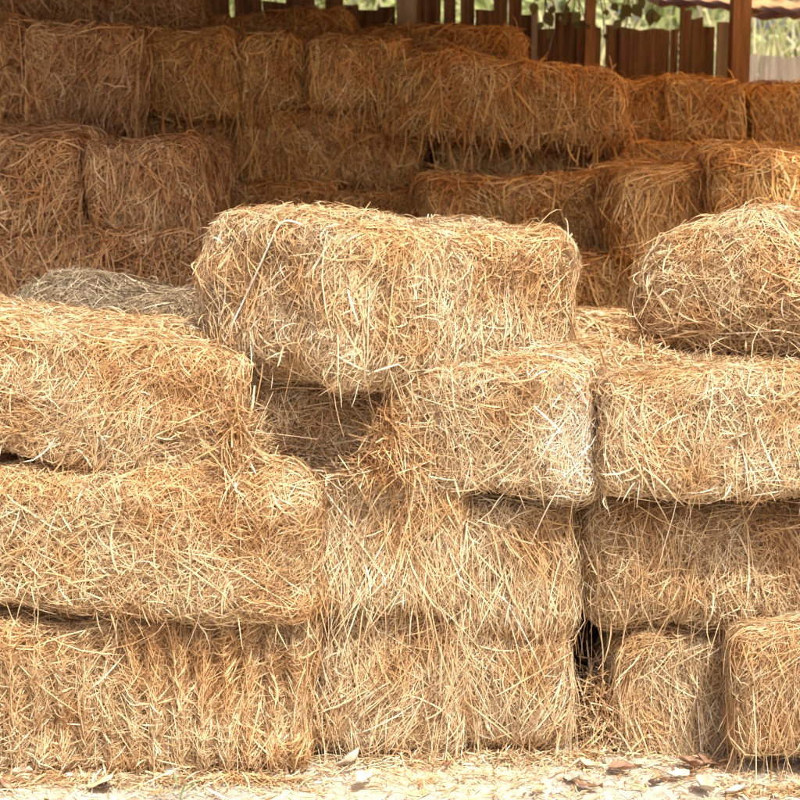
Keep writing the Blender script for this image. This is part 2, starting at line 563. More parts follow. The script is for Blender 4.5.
back('reddish bale end at the left edge, nearest of the shaded bales', -48, 76, 128, 236, 5.0, 0.8, 'red', n=11250)
back('reddish rounded bale end above the grey bale at the left', 80, 203, 137, 238, 5.0, 0.8, 'red', n=13125, r=0.055)
back('long reddish bale beneath the two nearest shaded bale ends', -55, 196, 236, 350, 4.98, 0.8, 'red', n=16875, fringe=0.1)
back('dark bale cut by the left edge, high in the shed', -60, 20, 18, 118, 5.95, 0.8, 'red')
back('shaggy dark bale end high at the left of the shed', 24, 138, 20, 118, 5.75, 0.8, 'red', n=14062, fringe=0.3, r=0.055, stray=0.045)
back('dark bale tucked beneath the shaggy high bale', -40, 132, 112, 205, 6.0, 0.6, 'red', fringe=0.2)
back('long dark bale at the very top left of the shed', -30, 188, -26, 34, 6.45, 0.46, 'red')
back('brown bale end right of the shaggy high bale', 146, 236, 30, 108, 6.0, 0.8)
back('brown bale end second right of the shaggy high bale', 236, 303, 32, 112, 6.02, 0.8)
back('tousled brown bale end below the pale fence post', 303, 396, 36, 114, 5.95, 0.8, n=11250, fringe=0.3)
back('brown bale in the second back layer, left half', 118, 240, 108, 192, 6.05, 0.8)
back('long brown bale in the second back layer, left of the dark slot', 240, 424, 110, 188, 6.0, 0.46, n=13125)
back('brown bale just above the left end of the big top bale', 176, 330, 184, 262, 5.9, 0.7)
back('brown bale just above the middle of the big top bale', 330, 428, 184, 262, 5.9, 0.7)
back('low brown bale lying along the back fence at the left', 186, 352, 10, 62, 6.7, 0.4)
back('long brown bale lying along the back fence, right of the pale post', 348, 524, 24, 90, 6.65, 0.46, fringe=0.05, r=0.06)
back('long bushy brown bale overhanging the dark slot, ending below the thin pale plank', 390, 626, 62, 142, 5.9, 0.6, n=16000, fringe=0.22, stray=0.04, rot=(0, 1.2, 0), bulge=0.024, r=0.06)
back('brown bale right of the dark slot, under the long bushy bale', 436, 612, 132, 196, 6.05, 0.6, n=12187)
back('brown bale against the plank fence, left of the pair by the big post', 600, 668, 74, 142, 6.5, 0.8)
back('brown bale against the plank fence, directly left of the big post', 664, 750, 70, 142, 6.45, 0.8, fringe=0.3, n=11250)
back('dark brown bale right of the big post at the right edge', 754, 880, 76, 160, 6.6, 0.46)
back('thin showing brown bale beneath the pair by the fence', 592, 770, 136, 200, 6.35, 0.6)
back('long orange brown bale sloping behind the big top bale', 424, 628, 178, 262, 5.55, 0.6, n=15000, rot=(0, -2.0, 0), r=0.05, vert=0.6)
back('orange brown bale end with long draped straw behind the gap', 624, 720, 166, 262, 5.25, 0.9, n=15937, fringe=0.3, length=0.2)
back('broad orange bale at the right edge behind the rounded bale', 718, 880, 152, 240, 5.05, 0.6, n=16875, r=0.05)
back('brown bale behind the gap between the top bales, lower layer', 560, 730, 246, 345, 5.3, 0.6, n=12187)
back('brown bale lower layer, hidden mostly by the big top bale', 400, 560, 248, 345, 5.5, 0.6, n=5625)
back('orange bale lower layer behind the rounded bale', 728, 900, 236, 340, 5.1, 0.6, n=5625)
# bale tops just behind the front stack (sunlit strip in the gap)
bale('orange bale lying flat in the sunlit gap behind the front stacks', GB, (0.9, 0.5, 0.36), (0.66, 4.86, 0.81), (0, 0, 2), mat='gold',
     n=7000, width=0.0035, length=0.12, vert=0.5, r=0.05, weights=(.5, .5, 1, .2, 2, .1))
bale('pale bale under loose straw behind the white cornered bale', GF, (0.5, 0.8, 0.36), (0.38, 4.58, 0.80), (0, 0, 4),
     mat='pale', n=6000, width=0.003, length=0.12, vert=0.4, r=0.06, weights=(1, .5, 1, .2, 2, .1))

# hidden carriers of the shaded stacks: copies of one bale, sharing its mesh
GH = 'bales lowest in the shaded stacks'
HL = 'brown straw bale low inside the shed, under the shaded stacks'
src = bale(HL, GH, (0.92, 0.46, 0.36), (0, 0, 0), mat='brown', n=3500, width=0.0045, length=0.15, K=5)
first = True


def filler(x, y, z, s=1.0):
    global first
    o = src if first else src.copy()
    if not first:
        COL.objects.link(o)
    first = False
    o.location = (x, y, z)
    o.scale = (1, 1, s)


for row, (y, ztop, xs) in enumerate([(5.28, 0.84, (-1.45, -0.5)), (5.75, 0.86, (0.45, 1.4)),
                                     (6.35, 1.08, (-1.45, -0.5, 0.45, 1.4))]):
    nlev = max(1, round(ztop / 0.36))
    hh = ztop / nlev
    for k in range(nlev):
        for x in xs:
            filler(x, y, (k + 0.5) * hh, hh / 0.36)
for x, y, zt in ((0.66, 4.86, 0.63), (0.38, 4.5, 0.62), (-0.3, 4.3, 0.6), (-1.05, 4.3, 0.88)):
    nlev = max(1, round(zt / 0.3))
    for k in range(nlev):
        filler(x, y, (k + 0.5) * zt / nlev, zt / nlev / 0.36)


# ------------------------------------------------------------------ loose straw
def straw_heap(name, label, base_fn, n, mat, length=0.12, width=0.003, seed=0, tilt=0.25, K=5, kind='stuff', bend=0.2):
    g = np.random.default_rng(seed)
    p = base_fn(g, n)
    a = g.uniform(0, 2 * math.pi, n)
    el = g.normal(0, tilt, n)
    d = np.stack([np.cos(a) * np.cos(el), np.sin(a) * np.cos(el), np.sin(el)], 1)
    ln = length * np.exp(g.normal(0, 0.45, n))
    P = np.empty((n, K, 3))
    side = np.cross(d, (0, 0, 1.0))
    bd = g.normal(0, bend, n)
    up = np.abs(g.normal(0, bend * 0.6, n))
    for k in range(K):
        f = k / (K - 1) - 0.5
        P[:, k] = p + d * (ln * f)[:, None] + side * (bd * ln * (f * f * 2))[:, None]
        P[:, k, 2] -= up * ln * f * f * 2
    NN = np.tile(np.array([0, 0, 1.0]), (n, K, 1))
    wd = width * np.clip(np.exp(g.normal(0, 0.4, n)), 0.4, 2.4)
    V, Q = ribbons(P, wd, g.normal(0, 0.6, n), NN)
    if seed >= 900:
        V[:, 2] = np.maximum(V[:, 2], 0.003)
    me = mesh_np(name, V, Q, [M[mat]])
    o = link(name, me)
    tag(o, label, 'loose straw', kind=kind)
    return o


def mound(c, rx, ry, hh):
    def f(g, n):
        u = g.normal(0, 0.45, (n, 2))
        r2 = (u ** 2).sum(1)
        z = hh * np.exp(-r2 * 1.6) * g.uniform(0.2, 1, n)
        return np.stack([c[0] + u[:, 0] * rx, c[1] + u[:, 1] * ry, c[2] + z], 1)
    return f


c = un(556, 345, 3.92)
straw_heap('loose_straw', 'loose pale straw heaped against the right end of the big top bale', mound((c[0], c[1], 0.985), 0.26, 0.22, 0.075),
           12000, 'pale', seed=21, tilt=0.3, length=0.07, width=0.0024)
c = un(320, 470, 3.66)
straw_heap('loose_straw', 'loose straw lying in the recess under the big top bale', mound((c[0], c[1], 0.76), 0.30, 0.12, 0.085),
           5200, 'gold', seed=22, tilt=0.25, length=0.09, width=0.0025)
c = un(238, 436, 3.50)
straw_heap('loose_straw', 'long frayed straw tangle hanging by the tilted left bale', mound((c[0], c[1], c[2] - 0.11), 0.055, 0.10, 0.22),
           520, 'gold', seed=23, tilt=0.75, length=0.11, width=0.0026)
c = un(388, 445, 3.53)
straw_heap('loose_straw', 'dark tangled straw in the corner of the recess under the big top bale', mound((c[0], c[1], c[2] - 0.08), 0.075, 0.06, 0.2),
           800, 'gold', seed=26, tilt=0.8, length=0.11, width=0.0024)
c = un(645, 355, 3.75)
straw_heap('loose_straw', 'loose straw caught between the rounded bale and its neighbours', mound((c[0], c[1], 0.99), 0.16, 0.2, 0.06),
           1200, 'gold', seed=24, tilt=0.4, length=0.08, width=0.0026)
c = un(603, 735, 3.72)
straw_heap('loose_straw', 'loose straw spilling in the dark gap of the right stack', mound((c[0], c[1], 0.0), 0.10, 0.12, 0.24),
           900, 'pale', seed=925, tilt=0.7, length=0.10, width=0.0026)


def strip(g, n):
    y = np.where(g.random(n) < 0.2, g.normal(3.50, 0.07, n), g.uniform(2.7, 3.75, n))
    return np.stack([g.uniform(-1.7, 1.7, n), y, 0.004 + np.abs(g.normal(0, 0.006, n))], 1)


straw_heap('straw_litter', 'short broken straw littering the pale ground', strip, 12500, 'pale', seed=930, tilt=0.10,
           length=0.032, width=0.0028, K=3)


def strip2(g, n):
    x = g.uniform(-1.2, 1.3, n)
    base = np.interp(x, [-1.2, -0.2, -0.18, 0.5, 0.52, 0.78, 0.8, 1.3], [3.46, 3.46, 3.58, 3.6, 3.66, 3.66, 3.4, 3.4])
    return np.stack([x, base - np.abs(g.normal(0, 0.028, n)), np.abs(g.normal(0, 0.012, n))], 1)


straw_heap('fallen_straw', 'fallen straw drifted along the foot of the front bales', strip2, 1800, 'pale', seed=931, tilt=0.3,
           length=0.06, width=0.0027, K=4)


# twine on the top bale
def tube(pts, rad, sides=6):
    pts = np.asarray(pts, float)
    n = len(pts)
    T = np.gradient(pts, axis=0)
    T /= np.linalg.norm(T, axis=1)[:, None]
    A = np.cross(T, (0.3, 0.2, 1.0))
    A /= np.linalg.norm(A, axis=1)[:, None]
    B = np.cross(T, A)
    a = np.linspace(0, 2 * math.pi, sides, endpoint=False)
    rad = np.broadcast_to(np.asarray(rad, float), (n,))
    V = pts[:, None] + rad[:, None, None] * (A[:, None] * np.cos(a)[None, :, None] + B[:, None] * np.sin(a)[None, :, None])
    Q = []
    for i in range(n - 1):
        for j in range(sides):
            k = (j + 1) % sides
            Q.append((i * sides + j, i * sides + k, (i + 1) * sides + k, (i + 1) * sides + j))
    return V.reshape(-1, 3), np.array(Q)


bpy.context.view_layer.update()
dg = bpy.context.evaluated_depsgraph_get()


def hit(px, py, obj):
    import mathutils
    d = un(px, py, 3.0) - np.array((0, 0, H))
    mi = obj.matrix_world.inverted()
    o = mi @ mathutils.Vector((0, 0, H))
    dd = (mi.to_3x3() @ mathutils.Vector(d)).normalized()
    ok, loc, nr, _ = obj.ray_cast(o, dd)
    return (loc, nr) if ok else (None, None)


for nm, pp in (('twine', [(300, 226), (288, 221), (277, 222), (268, 243), (256, 270), (243, 298), (230, 325), (219, 350)]),
               ):
    pts = []
    for a, b in pp:
        l, nr = hit(a, b, TOP)
        if l is not None:
            pts.append(np.array(l) + np.array((-0.3, -0.9, 0.15)) * 0.021)
    if len(pts) > 2:
        pts = np.array(pts)
        f = np.linspace(0, len(pts) - 1, 30)
        sm = np.stack([np.interp(f, range(len(pts)), pts[:, k]) for k in range(3)], 1)
        for _ in range(6):
            sm[1:-1] = (sm[:-2] + sm[1:-1] * 2 + sm[2:]) / 4
        V, Q = tube(sm, 0.0024)
        link('twine', mesh_np('twine', V, Q, [M['twine']]), TOP)

# ------------------------------------------------------------------ ground
xs = np.concatenate([np.linspace(-400, -6, 12), np.linspace(-5, 5, 130), np.linspace(6, 400, 12)])
ys = np.concatenate([np.linspace(-300, 1, 10), np.linspace(1.5, 9, 120), np.linspace(10, 500, 14)])
gx, gy = np.meshgrid(xs, ys, indexing='ij')
P = np.stack([gx.ravel(), gy.ravel(), np.zeros(gx.size)], 1)
s1, s2 = sines(501, 9, 9), sines(502, 9, 40)
nearm = (np.abs(P[:, 0]) < 5.5) & (P[:, 1] > 1) & (P[:, 1] < 9.2)
P[:, 2] = np.where(nearm, -0.004 + 0.005 * s1(P) + 0.002 * s2(P), -0.02)
a = (np.arange(len(xs) - 1)[:, None] * len(ys) + np.arange(len(ys) - 1)[None, :]).ravel()
Q = np.stack([a, a + len(ys), a + len(ys) + 1, a + 1], 1)
go = link('ground', mesh_np('ground', P, Q, [M['ground']]))
tag(go, kind='structure')


# ------------------------------------------------------------------ dead leaves, stones, sprig
def dead_leaf(px, py, size, rot, mat, label, curl=0.5, asp=0.5, name='dead_leaf'):
    c = on_ground(px, py)
    g = np.random.default_rng(int(px * 7 + py))
    nu, nv = 13, 9
    rw = g.normal(0, 1, 13)
    k1, k2, k3 = g.uniform(-1, 1, 3)
    fold = g.uniform(0.2, 1.1)
    V = []
    for i in range(nu):
        u = i / (nu - 1)
        wdt = asp * 0.5 * math.sin(math.pi * u ** 0.85) ** 0.8 if 0 < u < 1 else 0.004
        wdt *= 1 + 0.22 * rw[i]
        for j in range(nv):
            v = (j / (nv - 1) - 0.5) * 2
            x = (u - 0.5)
            y = v * wdt
            z = curl * (abs(v) ** (1 + fold) * wdt * 1.6 * fold + (x * x) * (0.5 + 0.9 * abs(k1))) + 0.035 * math.sin(9 * u + 3 * v + px) \
                + 0.10 * k2 * v * u
            y += 0.16 * k3 * math.sin(2.4 * u)
            V.append((x, y, z))
    V = np.array(V) * size
    top = V.copy()
    bot = V.copy()
    bot[:, 2] -= 0.0006
    VV = np.concatenate([top, bot])
    n0 = nu * nv
    Q = []
    for i in range(nu - 1):
        for j in range(nv - 1):
            q = (i * nv + j, (i + 1) * nv + j, (i + 1) * nv + j + 1, i * nv + j + 1)
            Q.append(q)
            Q.append(tuple(k + n0 for k in q[::-1]))
    rim = [j for j in range(nv)] + [i * nv + nv - 1 for i in range(1, nu)] + [(nu - 1) * nv + j for j in range(nv - 2, -1, -1)] + \
          [i * nv for i in range(nu - 2, 0, -1)]
    for k in range(len(rim)):
        i, j = rim[k], rim[(k + 1) % len(rim)]
        Q.append((i, j, j + n0, i + n0))
    o = link(name, mesh_np(name, VV, np.array(Q), [DEAD[mat]]))
    o.location = (c[0], c[1], 0.004 - min(0, VV[:, 2].min()) + 0.002)
    o.rotation_euler = (g.normal(0, 0.3), g.normal(0, 0.22), R(rot))
    o.location.z += 0.012 * size / 0.08
    tag(o, label, 'dead leaf', 'dead leaves on the ground')


LV = [
    (352, 768, 0.085, 35, 'white', 'cream curled dead leaf at the foot of the centre stack'),
    (364, 790, 0.080, 50, 'white', 'flat pale dead leaf below the cream curled leaf'),
    (588, 772, 0.060, -30, 'tan', 'tan dead leaf left of the rust leaves'),
    (622, 776, 0.080, 10, 'rust', 'rust brown dead leaf folded, under the dark gap of the right stack'),
    (575, 784, 0.070, -60, 'white', 'bleached pointed dead leaf at the left of the rust leaves'),
    (590, 793, 0.075, -25, 'rust', 'long rust dead leaf pointing down beside the bleached pointed leaf'),
    (690, 772, 0.085, 20, 'rust', 'broad rust dead leaf standing before the right stack'),
    (708, 768, 0.070, -15, 'rust', 'smaller rust dead leaf overlapping the broad rust leaf'),
    (678, 784, 0.065, 5, 'white', 'white curled dead leaf under the broad rust leaf'),
    (690, 779, 0.060, -25, 'rust', 'narrow dark rust dead leaf above the white curled leaf'),
    (656, 789, 0.045, 10, 'dark', 'small nearly black dead leaf near the bottom right'),
    (706, 796, 0.090, -70, 'white', 'bleached dead leaf tip at the bottom edge, right side'),
    (739, 798, 0.070, 0, 'white', 'flat white dead leaf cut by the bottom edge at the right'),
    (794, 765, 0.055, 60, 'white', 'white upright dead leaf at the foot of the right edge bale'),
    (100, 790, 0.080, 15, 'tan', 'tan dead leaf tented on the ground at the left'),
    (106, 793, 0.045, 0, 'dark', 'small dark brown dead leaf under the tan tented leaf'),
    (8, 790, 0.055, -15, 'rust', 'brown dead leaf at the bottom left corner'),
    (640, 768, 0.045, 30, 'tan', 'small tan dead leaf behind the rust leaves'),
    (446, 770, 0.035, 80, 'rust', 'tiny rust dead leaf below the dull centre bale'),
    (540, 796, 0.05, 20, 'tan', 'tan dead leaf at the bottom edge left of the rust leaf'),
    (22, 780, 0.06, 10, 'white', 'pale flat dead leaf under the ribbed bale'),
]
for x, y, s, r_, m_, lb in LV:
    dead_leaf(x, y, s * 0.9, r_, m_, lb, curl=0.5 + 0.5 * random.random(), asp=0.42 + 0.2 * random.random())


def stone(px, py, sz, label):
    c = on_ground(px, py)
    import bmesh
    bm = bmesh.new()
    bmesh.ops.create_icosphere(bm, subdivisions=2, radius=1)
    f1 = sines(int(px), 7, 2.3)
    for v in bm.verts:
        p = np.array([v.co[:]])
        k = 1 + 0.34 * f1(p)[0]
        v.co = (v.co.x * sz[0] * k, v.co.y * sz[1] * k, v.co.z * sz[2] * k)
    for f in bm.faces:
        f.smooth = False
    me = bpy.data.meshes.new('stone')
    bm.to_mesh(me)
    bm.free()
    me.materials.append(M['stone'])
    o = link('stone', me)
    o.location = (c[0], c[1], sz[2] * 0.6)
    tag(o, label, 'stone', 'pale stones on the ground')


stone(171, 777, (0.028, 0.018, 0.014), 'largest white stone below the ribbed left bale')
stone(150, 781, (0.012, 0.010, 0.008), 'small grey white stone left of the largest white stone')
stone(68, 778, (0.016, 0.010, 0.008), 'white stone at the left under the ribbed bale')
stone(556, 752, (0.012, 0.009, 0.009), 'white stone tucked at the foot of the dull centre bale')

# green sprig
c = on_ground(180, 800)
g = np.random.default_rng(4)
PP = []
for k, (dx, dy, dz) in enumerate([(-0.055, 0.0, 0.02), (0.055, 0.03, 0.035), (0.03, -0.02, 0.045), (-0.02, 0.03, 0.05), (0.065, -0.01, 0.012)]):
    f = np.linspace(0, 1, 6)
    PP.append(np.stack([c[0] + dx * f, c[1] + dy * f, 0.003 + dz * np.sin(f * 2.2)], 1))
PP = np.array(PP)
V, Q = ribbons(PP, np.full(5, 0.006), np.zeros(5), np.tile(np.array([0, 0.3, 1.0]), (5, 6, 1)))
tag(link('grass_tuft', mesh_np('grass_tuft', V, Q, [M['grass']])), 'tiny green grass tuft at the bottom edge, left side', 'grass tuft')


# ------------------------------------------------------------------ boxes
class MB:
    def __init__(s):
        s.V, s.Q, s.n = [], [], 0

    def box(s, x0, x1, y0, y1, z0, z1, jit=0.0, rag=0.0):
        # subdivided along z so that wood can bow; ragged top
        k = 4
        zs = np.linspace(z0, z1, k)
        bow = random.uniform(-jit, jit)
        ln = random.uniform(-jit, jit)
        V = []
        for i, z in enumerate(zs):
            f = i / (k - 1)
            dx = bow * math.sin(math.pi * f) + ln * f
            t = [0, 0, 0, 0]
            if i == k - 1 and rag:
                t = [random.uniform(-rag, rag), random.uniform(-rag, rag)]
                t = [t[0], t[1], t[1], t[0]]
            V += [(x0 + dx, y0, z + t[0]), (x1 + dx, y0, z + t[1]), (x1 + dx, y1, z + t[2]), (x0 + dx, y1, z + t[3])]
        Q = [(3, 2, 1, 0), tuple((k - 1) * 4 + j for j in range(4))]
        for i in range(k - 1):
            for j in range(4):
                a, b = i * 4 + j, i * 4 + (j + 1) % 4
                Q.append((a, b, b + 4, a + 4))
        s.V += V
        s.Q += [tuple(a + s.n for a in q) for q in Q]
        s.n += len(V)

    def add(s, V, Q):
        s.V += [tuple(v) for v in V]
        s.Q += [tuple(int(a) + s.n for a in q) for q in Q]
        s.n += len(V)

    def build(s, name, mat, parent=None, smooth=False):
        return link(name, mesh_np(name, np.array(s.V), np.array(s.Q), [mat], smooth=smooth), parent)


def empty(name, loc=(0, 0, 0)):
    o = bpy.data.objects.new(name, None)
    COL.objects.link(o)
    o.location = loc
    return o


# plank fence at the back of the shed
FY = 7.35
fence = tag(empty('plank_fence', (0, FY, 0)), 'ragged dark wooden plank fence closing the back of the shed', 'fence')
mb = MB()


def X(px, Y=FY):
    return un(px, 50, Y)[0]


def Zp(py, Y=FY):
    return un(400, py, Y)[2]


planks = [  # x0, x1, top y
    (184, 204, -20), (205, 229, -20), (236, 262, -20), (263, 285, 2), (286, 314, -16), (325, 342, -20), (343, 357, 4), (358, 378, 8),
    (379, 395, 6), (416, 440, -20), (444, 455, -20), (461, 474, -20), (475, 492, 8), (493, 506, -20), (508, 520, -4),
    (521, 530, 14), (538, 556, 27), (557, 573, 10), (574, 583, 26),
    (595, 601, 26), (606, 620, 24), (621, 637, 28), (638, 650, 29), (651, 662, 30), (663, 670, 31), (673, 678, 31), (679, 684, 6),
    (686, 691, 8), (692, 700, 19), (701, 714, 25)]
for k, (x0, x1, yt) in enumerate(planks):
    y = random.uniform(-0.012, 0.012)
    mb.box(X(x0 - (1.6 if x0 > 535 and x0 not in (606, 679, 686) else 0)), X(x1 + (0 if x1 in (601, 670, 684) else 1)), y, y + 0.022, 0, Zp(yt), jit=0.006, rag=0.012)
mb.build('plank_panel', M['plank'], fence)
mb = MB()
mb.box(X(531), X(537), -0.045, -0.02, 0, Zp(6), jit=0.004, rag=0.01)
tag(mb.build('plank', M['plank_pale'], fence), 'thin pale grey plank')
mb = MB()
mb.box(X(575) + 0.004, X(583), -0.045, -0.02, 0, Zp(22), jit=0.004, rag=0.01)
mb.build('plank', M['post'], fence)
mb = MB()
mb.box(X(715), X(731), -0.045, -0.02, 0, Zp(24), jit=0.003, rag=0.008)
tag(mb.build('plank', M['plank_pale'], fence), 'light brown plank beside the big post')
mb = MB()
for z in (0.5, 1.55):
    V = [(X(184), 0.036, z), (X(730), 0.036, z), (X(730), 0.07, z), (X(184), 0.07, z)]
    V += [(a, b, z + 0.07) for a, b, _ in V]
    mb.add(V, [(3, 2, 1, 0), (4, 5, 6, 7), (0, 1, 5, 4), (1, 2, 6, 5), (2, 3, 7, 6), (3, 0, 4, 7)])
mb.build('rail', M['post'], fence)


def post(px0, px1, ytop, Y, mat, label, dep=0.09):
    a, b = X(px0, Y), X(px1, Y)
    mb = MB()
    w = b - a
    zt = ytop
    mb.box(-w / 2, w / 2, -dep / 2, dep / 2, -0.02, zt, jit=0.006)
    o = mb.build('wooden_post', mat)
    o.location = ((a + b) / 2, Y, 0)
    tag(o, label, 'post', 'posts carrying the shed roof')


post(730, 748, 2.40, 7.22, M['post'], 'thick brown wooden post at the right end of the plank fence')
post(584, 594, 2.44, 7.25, M['post'], 'slim dark wooden post rising above the middle of the plank fence', 0.06)
post(396, 416, 2.44, 7.25, M['plank_pale'], 'pale weathered wooden post behind the long top bale', 0.08)
for x, lb in ((-2.7, 'wooden post at the front left corner of the shed, out of the frame'), (2.9, 'wooden post at the front right corner of the shed, out of the frame')):
    mb = MB()
    mb.box(-0.06, 0.06, -0.06, 0.06, -0.02, 2.52, jit=0.01)
    o = mb.build('wooden_post', M['post'])
    o.location = (x, 3.85, 0)
    tag(o, lb, 'post', 'posts carrying the shed roof')

# grey board fence farther right
gf = tag(empty('board_fence', (X(745, 9.5), 9.5, 0)), 'grey brown upright board fence beyond the thick post', 'fence')
mb = MB()
x0, x1 = -0.05, 2.6
zt = Zp(52, 9.5)
for k in range(18):
    xx = x0 + k * 0.147
    mb.box(xx, xx + 0.140, 0, 0.02, 0, zt - 0.012 * k - random.random() * 0.02, jit=0.003, rag=0.008)
mb.build('board_panel', M['board_grey'], gf)
for xx in (0.02, 1.2, 2.4):
    mb = MB()
    mb.box(xx, xx + 0.08, 0.024, 0.10, 0, zt - 0.30)
    mb.build('fence_post', M['board_grey'], gf)

# ------------------------------------------------------------------ shed roof
roof = tag(empty('shed_roof', (0, 5.5, 2.55)), 'rusty corrugated roof over the shaded bales, its ragged eave at the top right', 'roof')


def corrugated(x0, x1, y0, y1, z0, z1, z1r=None, z0r=None, amp=0.014, pitch=0.09, rag=0.0, seed=1, nseg=8, th=0.003):
    g = np.random.default_rng(seed)
    z1r = z1 if z1r is None else z1r
    z0r = z0 if z0r is None else z0r
    nx = int((x1 - x0) / pitch * 8)
    xs = np.linspace(x0, x1, nx)
    ragv = np.repeat(g.uniform(-rag, rag, nx // 9 + 2), 9)[:nx] + g.normal(0, rag * 0.06, nx)
    V = []
    for j in range(nseg + 1):
        f = j / nseg
        for i, x in enumerate(xs):
            u = i / (nx - 1)
            y = y0 + (y1 + ragv[i] - y0) * f
            z = (z0 * (1 - u) + z0r * u) * (1 - f) + (z1 * (1 - u) + z1r * u) * f + amp * math.sin(x * 2 * math.pi / pitch)
            V.append((x, y, z))
    V = np.array(V)
    V2 = np.concatenate([V, V - np.array((0, 0, th))])
    Q = []
    n0 = len(V)
    for j in range(nseg):
        for i in range(nx - 1):
            a = j * nx + i
            Q.append((a, a + 1, a + nx + 1, a + nx))
            Q.append((a + n0 + nx, a + nx + 1 + n0, a + 1 + n0, a + n0))
    for i in range(nx - 1):
        Q.append((i, i + n0, i + 1 + n0, i + 1))
        a = nseg * nx + i
        Q.append((a, a + 1, a + 1 + n0, a + n0))
    return V2, np.array(Q)


RX, RY, RZ = 0, 5.5, 2.55


def roof_part(name, V, Q, mat):
    V = np.asarray(V) - np.array((RX, RY, RZ))
    return link(name, mesh_np(name, V, Q, [mat]), roof)


for a, b, y0, sd in ((-3.0, 0.85, 3.68, 3), (0.853, 1.56, 4.12, 4), (1.563, 2.1, 4.48, 5), (2.103, 3.1, 3.68, 6)):
    V, Q = corrugated(a, b, y0, 7.9, 2.66 - (y0 - 3.15) * 0.034, 2.50, seed=sd)
    if a > 0 and a < 2:
        continue
    roof_part('roof_sheet', V, Q, M['roof'])
for a, b, y0, y1, sd, mt in ((0.853, 1.56, 4.12, 4.9, 4, 'roof'), (1.563, 2.1, 4.48, 4.9, 5, 'roof'), (0.853, 2.1, 4.85, 6.9, 14, 'added_amber'),
                             (0.853, 2.1, 6.85, 7.9, 15, 'roof')):
    za, zb = 2.66 - (y0 - 3.15) * 0.034, 2.66 - (y1 - 3.15) * 0.034
    if mt == 'added_amber':
        za, zb = za + 0.008, zb + 0.008
    V, Q = corrugated(a, b, y0, y1, za, zb, seed=sd)
    if mt == 'added_amber':      # added sheet, one light-passing layer that warms the bales below
        Q = Q[(Q < len(V) // 2).all(1)]
        V = V[:len(V) // 2]
    roof_part('roof_sheet', V, Q, M[mt])
# drooping ragged eave
ea, eb = un(662, 5, 7.45), un(900, 26, 7.45)
V, Q = corrugated(ea[0], eb[0], 8.4, 7.45, ea[2] + 0.16, ea[2] + 0.0, z1r=eb[2], z0r=eb[2] + 0.2, seed=6, rag=0.22, amp=0.006, pitch=0.11)
roof_part('eave_sheet', V, Q[:, ::-1], M['roof'])
for y, z in ((4.6, 2.585), (5.9, 2.54), (7.24, 2.47)):
    mb = MB()
    V = [(-3, y - 0.04, z - 0.12), (3.1, y - 0.04, z - 0.12), (3.1, y + 0.04, z - 0.12), (-3, y + 0.04, z - 0.12)]
    V += [(a, b, z) for a, b, _ in V]
    mb.add(V, [(3, 2, 1, 0), (4, 5, 6, 7), (0, 1, 5, 4), (1, 2, 6, 5), (2, 3, 7, 6), (3, 0, 4, 7)])
    roof_part('beam', mb.V, np.array(mb.Q), M['post'])


# ------------------------------------------------------------------ plants beyond
def leaf_cloud(centres, rads, n, size, g, droop=0.2):
    """leaf quads spread through several uneven blobs"""
    k = g.integers(0, len(centres), n)
    d = g.normal(size=(n, 3))
    d /= np.linalg.norm(d, axis=1)[:, None]
    p = centres[k] + d * (rads[k] * g.uniform(0.25, 1.05, n) ** 0.6)[:, None]
    a = g.normal(size=(n, 3))
    a[:, 2] -= droop
    a /= np.linalg.norm(a, axis=1)[:, None]
    b = np.cross(a, g.normal(size=(n, 3)))
    b /= np.linalg.norm(b, axis=1)[:, None]
    s = size * np.exp(g.normal(0, 0.3, n))[:, None]
    V = np.stack([p, p + a * s * 0.5 + b * s * 0.22, p + a * s, p + a * s * 0.5 - b * s * 0.22], 1).reshape(-1, 3)
    Q = np.arange(n * 4).reshape(-1, 4)
    return V, Q


def bush(x, y, h, w, label, mat, name, seed, n=2600, size=0.13, cat='tree'):
    g = np.random.default_rng(seed)
    root = tag(empty(name, (x, y, 0)), label, cat, 'greenery beyond the fence')
    V0, Q0 = tube([(0, 0, -0.05), (0.05, 0.02, h * 0.3), (-0.03, 0.05, h * 0.7)], [0.09, 0.06, 0.03], 8)
    mb = MB()
    mb.add(V0, Q0)
    C = []
    for k in range(9):
        a = g.uniform(0, 6.28)
        rr = g.uniform(0.1, 1) * w * 0.4
        c = np.array((rr * math.cos(a), rr * math.sin(a), h * g.uniform(0.18, 0.88)))
        C.append(c)
        b0 = np.array((0, 0.03, max(0.1, c[2] * 0.5)))
        V1, Q1 = tube([b0, (b0 + c) / 2 + (0, 0, 0.06), c], [0.035, 0.022, 0.01], 6)
        mb.add(V1, Q1)
    mb.build('trunk', M['bark'], root, smooth=True)
    C = np.array(C)
    V, Q = leaf_cloud(C, g.uniform(0.25, 0.42, len(C)) * w, n, size, g)
    link('crown', mesh_np('crown', V, Q, [M[mat]], smooth=False), root)


BU = [(-2.2, 12.5, 3.6, 2.6, 'bright green tree behind the upper left gap of the plank fence'),
      (-0.4, 13.2, 3.4, 2.4, 'green tree seen through the fence gaps beside the pale post'),
      (1.1, 14.0, 3.5, 2.6, 'yellow green tree above the ragged middle of the plank fence'),
      (2.6, 13.0, 3.3, 2.2, 'green tree above the lower planks left of the thick post'),
      (4.2, 14.5, 3.8, 2.8, 'pale green tree right of the thick post')]
for k, (x, y, h_, w_, lb) in enumerate(BU):
    bush(x, y, h_, w_, lb, 'green', 'broadleaf_tree', 60 + k)

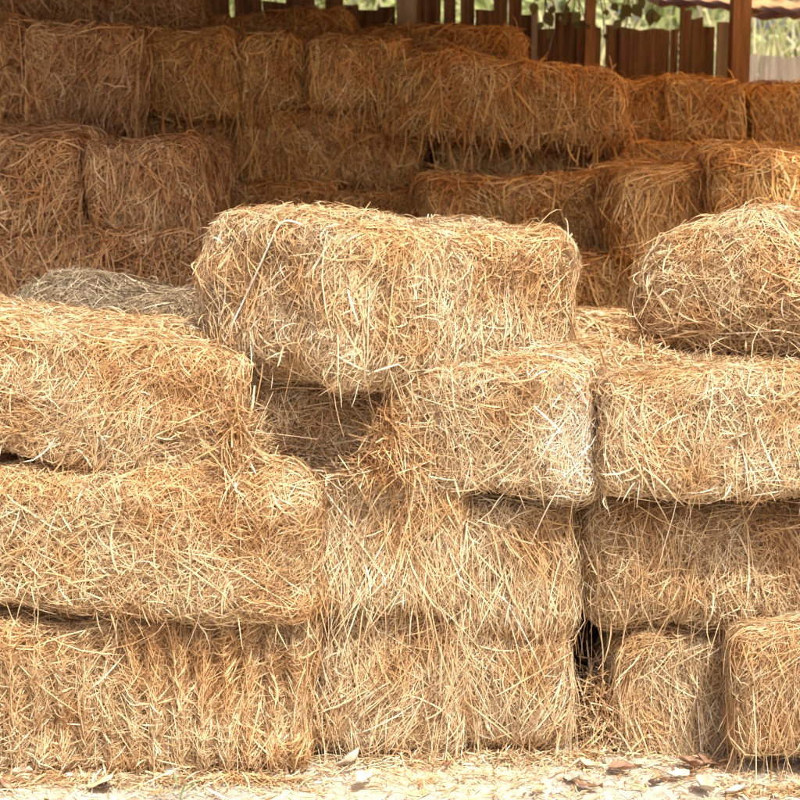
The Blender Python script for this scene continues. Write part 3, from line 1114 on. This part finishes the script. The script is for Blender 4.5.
# tall dry reeds
g = np.random.default_rng(77)
n = 5200
p = np.stack([g.uniform(-4.5, 7.5, n), g.uniform(10.8, 12.2, n) + 0, np.zeros(n)], 1)
hh = g.uniform(1.3, 2.9, n)
le = g.normal(0, 0.22, (n, 2))
Kk = 6
PP = np.empty((n, Kk, 3))
for k in range(Kk):
    f = k / (Kk - 1)
    PP[:, k, 0] = p[:, 0] + le[:, 0] * hh * f ** 1.6
    PP[:, k, 1] = p[:, 1] + le[:, 1] * hh * f ** 1.6
    PP[:, k, 2] = hh * f * (1 - 0.08 * f)
V, Q = ribbons(PP, g.uniform(0.010, 0.035, n), g.normal(0, 0.8, n), np.tile(np.array([0, -1.0, 0.1]), (n, Kk, 1)))
tag(link('tall_grass', mesh_np('tall_grass', V, Q, [M['reed']])), 'tall sunlit yellow green grass beyond the fences', 'grass', kind='stuff')
# far tree belt, one mass
g = np.random.default_rng(78)
C = np.stack([g.uniform(-14, 16, 90), g.uniform(19, 23, 90), g.uniform(0.4, 4.2, 90)], 1)
V, Q = leaf_cloud(C, g.uniform(0.7, 1.3, 90), 26000, 0.28, g)
tag(link('far_wood', mesh_np('far_wood', V, Q, [M['green']], smooth=False)), 'far belt of green trees behind the tall grass', 'trees', kind='stuff')

# leafy vine hanging over the fence
vine = tag(empty('leafy_vine', (X(600, 7.15), 7.15, Zp(-14, 7.15))), 'dark leafy vine hanging under the roof above the plank fence', 'vine')
o0 = np.array((X(600, 7.15), 7.15, Zp(-14, 7.15)))
mb = MB()
sp = [(520, -10), (545, -4), (575, -8), (600, -6), (630, -8), (655, -4), (668, -12)]
pts = np.array([un(a, b, 7.15) - o0 for a, b in sp])
V, Q = tube(pts, 0.008, 6)
mb.add(V, Q)
lv = [(545, 12, 15), (543, 22, 12), (555, 6, 12), (562, 12, 12), (572, 18, 16), (566, 4, 12), (580, 12, 14), (612, 3, 13), (622, 5, 16), (633, 4, 14),
      (621, 20, 12), (626, 27, 9), (624, 12, 9), (652, 8, 17), (658, 13, 14), (606, 9, 9), (586, 24, 10), (550, 30, 9), (604, 34, 8), (640, -2, 14), (534, 2, 13)]
LVv, LQ = [], []
g = np.random.default_rng(5)
for i, (a, b, s) in enumerate(lv):
    c = un(a, b, 7.15) - o0
    st = pts[np.argmin(np.abs(pts[:, 0] - c[0]))]
    V, Q = tube([st + (0, 0, 0), (st + c) / 2 + (0.005, 0, 0.004), c], 0.003, 5)
    mb.add(V, Q)
    L_ = s / 215 * g.uniform(0.7, 1.25)
    ang = g.uniform(-2.3, -0.8)
    d = np.array((math.cos(ang), g.normal(0, 0.3), math.sin(ang)))
    d /= np.linalg.norm(d)
    sd = np.cross(d, (0, 1, 0.3))
    sd /= np.linalg.norm(sd)
    base = len(LVv)
    prof = [0, 0.28, 0.36, 0.30, 0.16, 0]
    for k in range(6):
        f = k / 5
        m_ = c + d * L_ * f
        w_ = max(prof[k], 0.01) * L_
        LVv += [m_ - sd * w_ + (0, -0.15 * w_, 0), m_, m_ + sd * w_ + (0, -0.15 * w_, 0)]
    for k in range(5):
        for j in range(2):
            q = base + k * 3 + j
            LQ.append((q, q + 1, q + 4, q + 3))
mb.build('stem', M['bark'], vine, smooth=True)
link('foliage', mesh_np('foliage', np.array(LVv), np.array(LQ), [M['vine']]), vine)
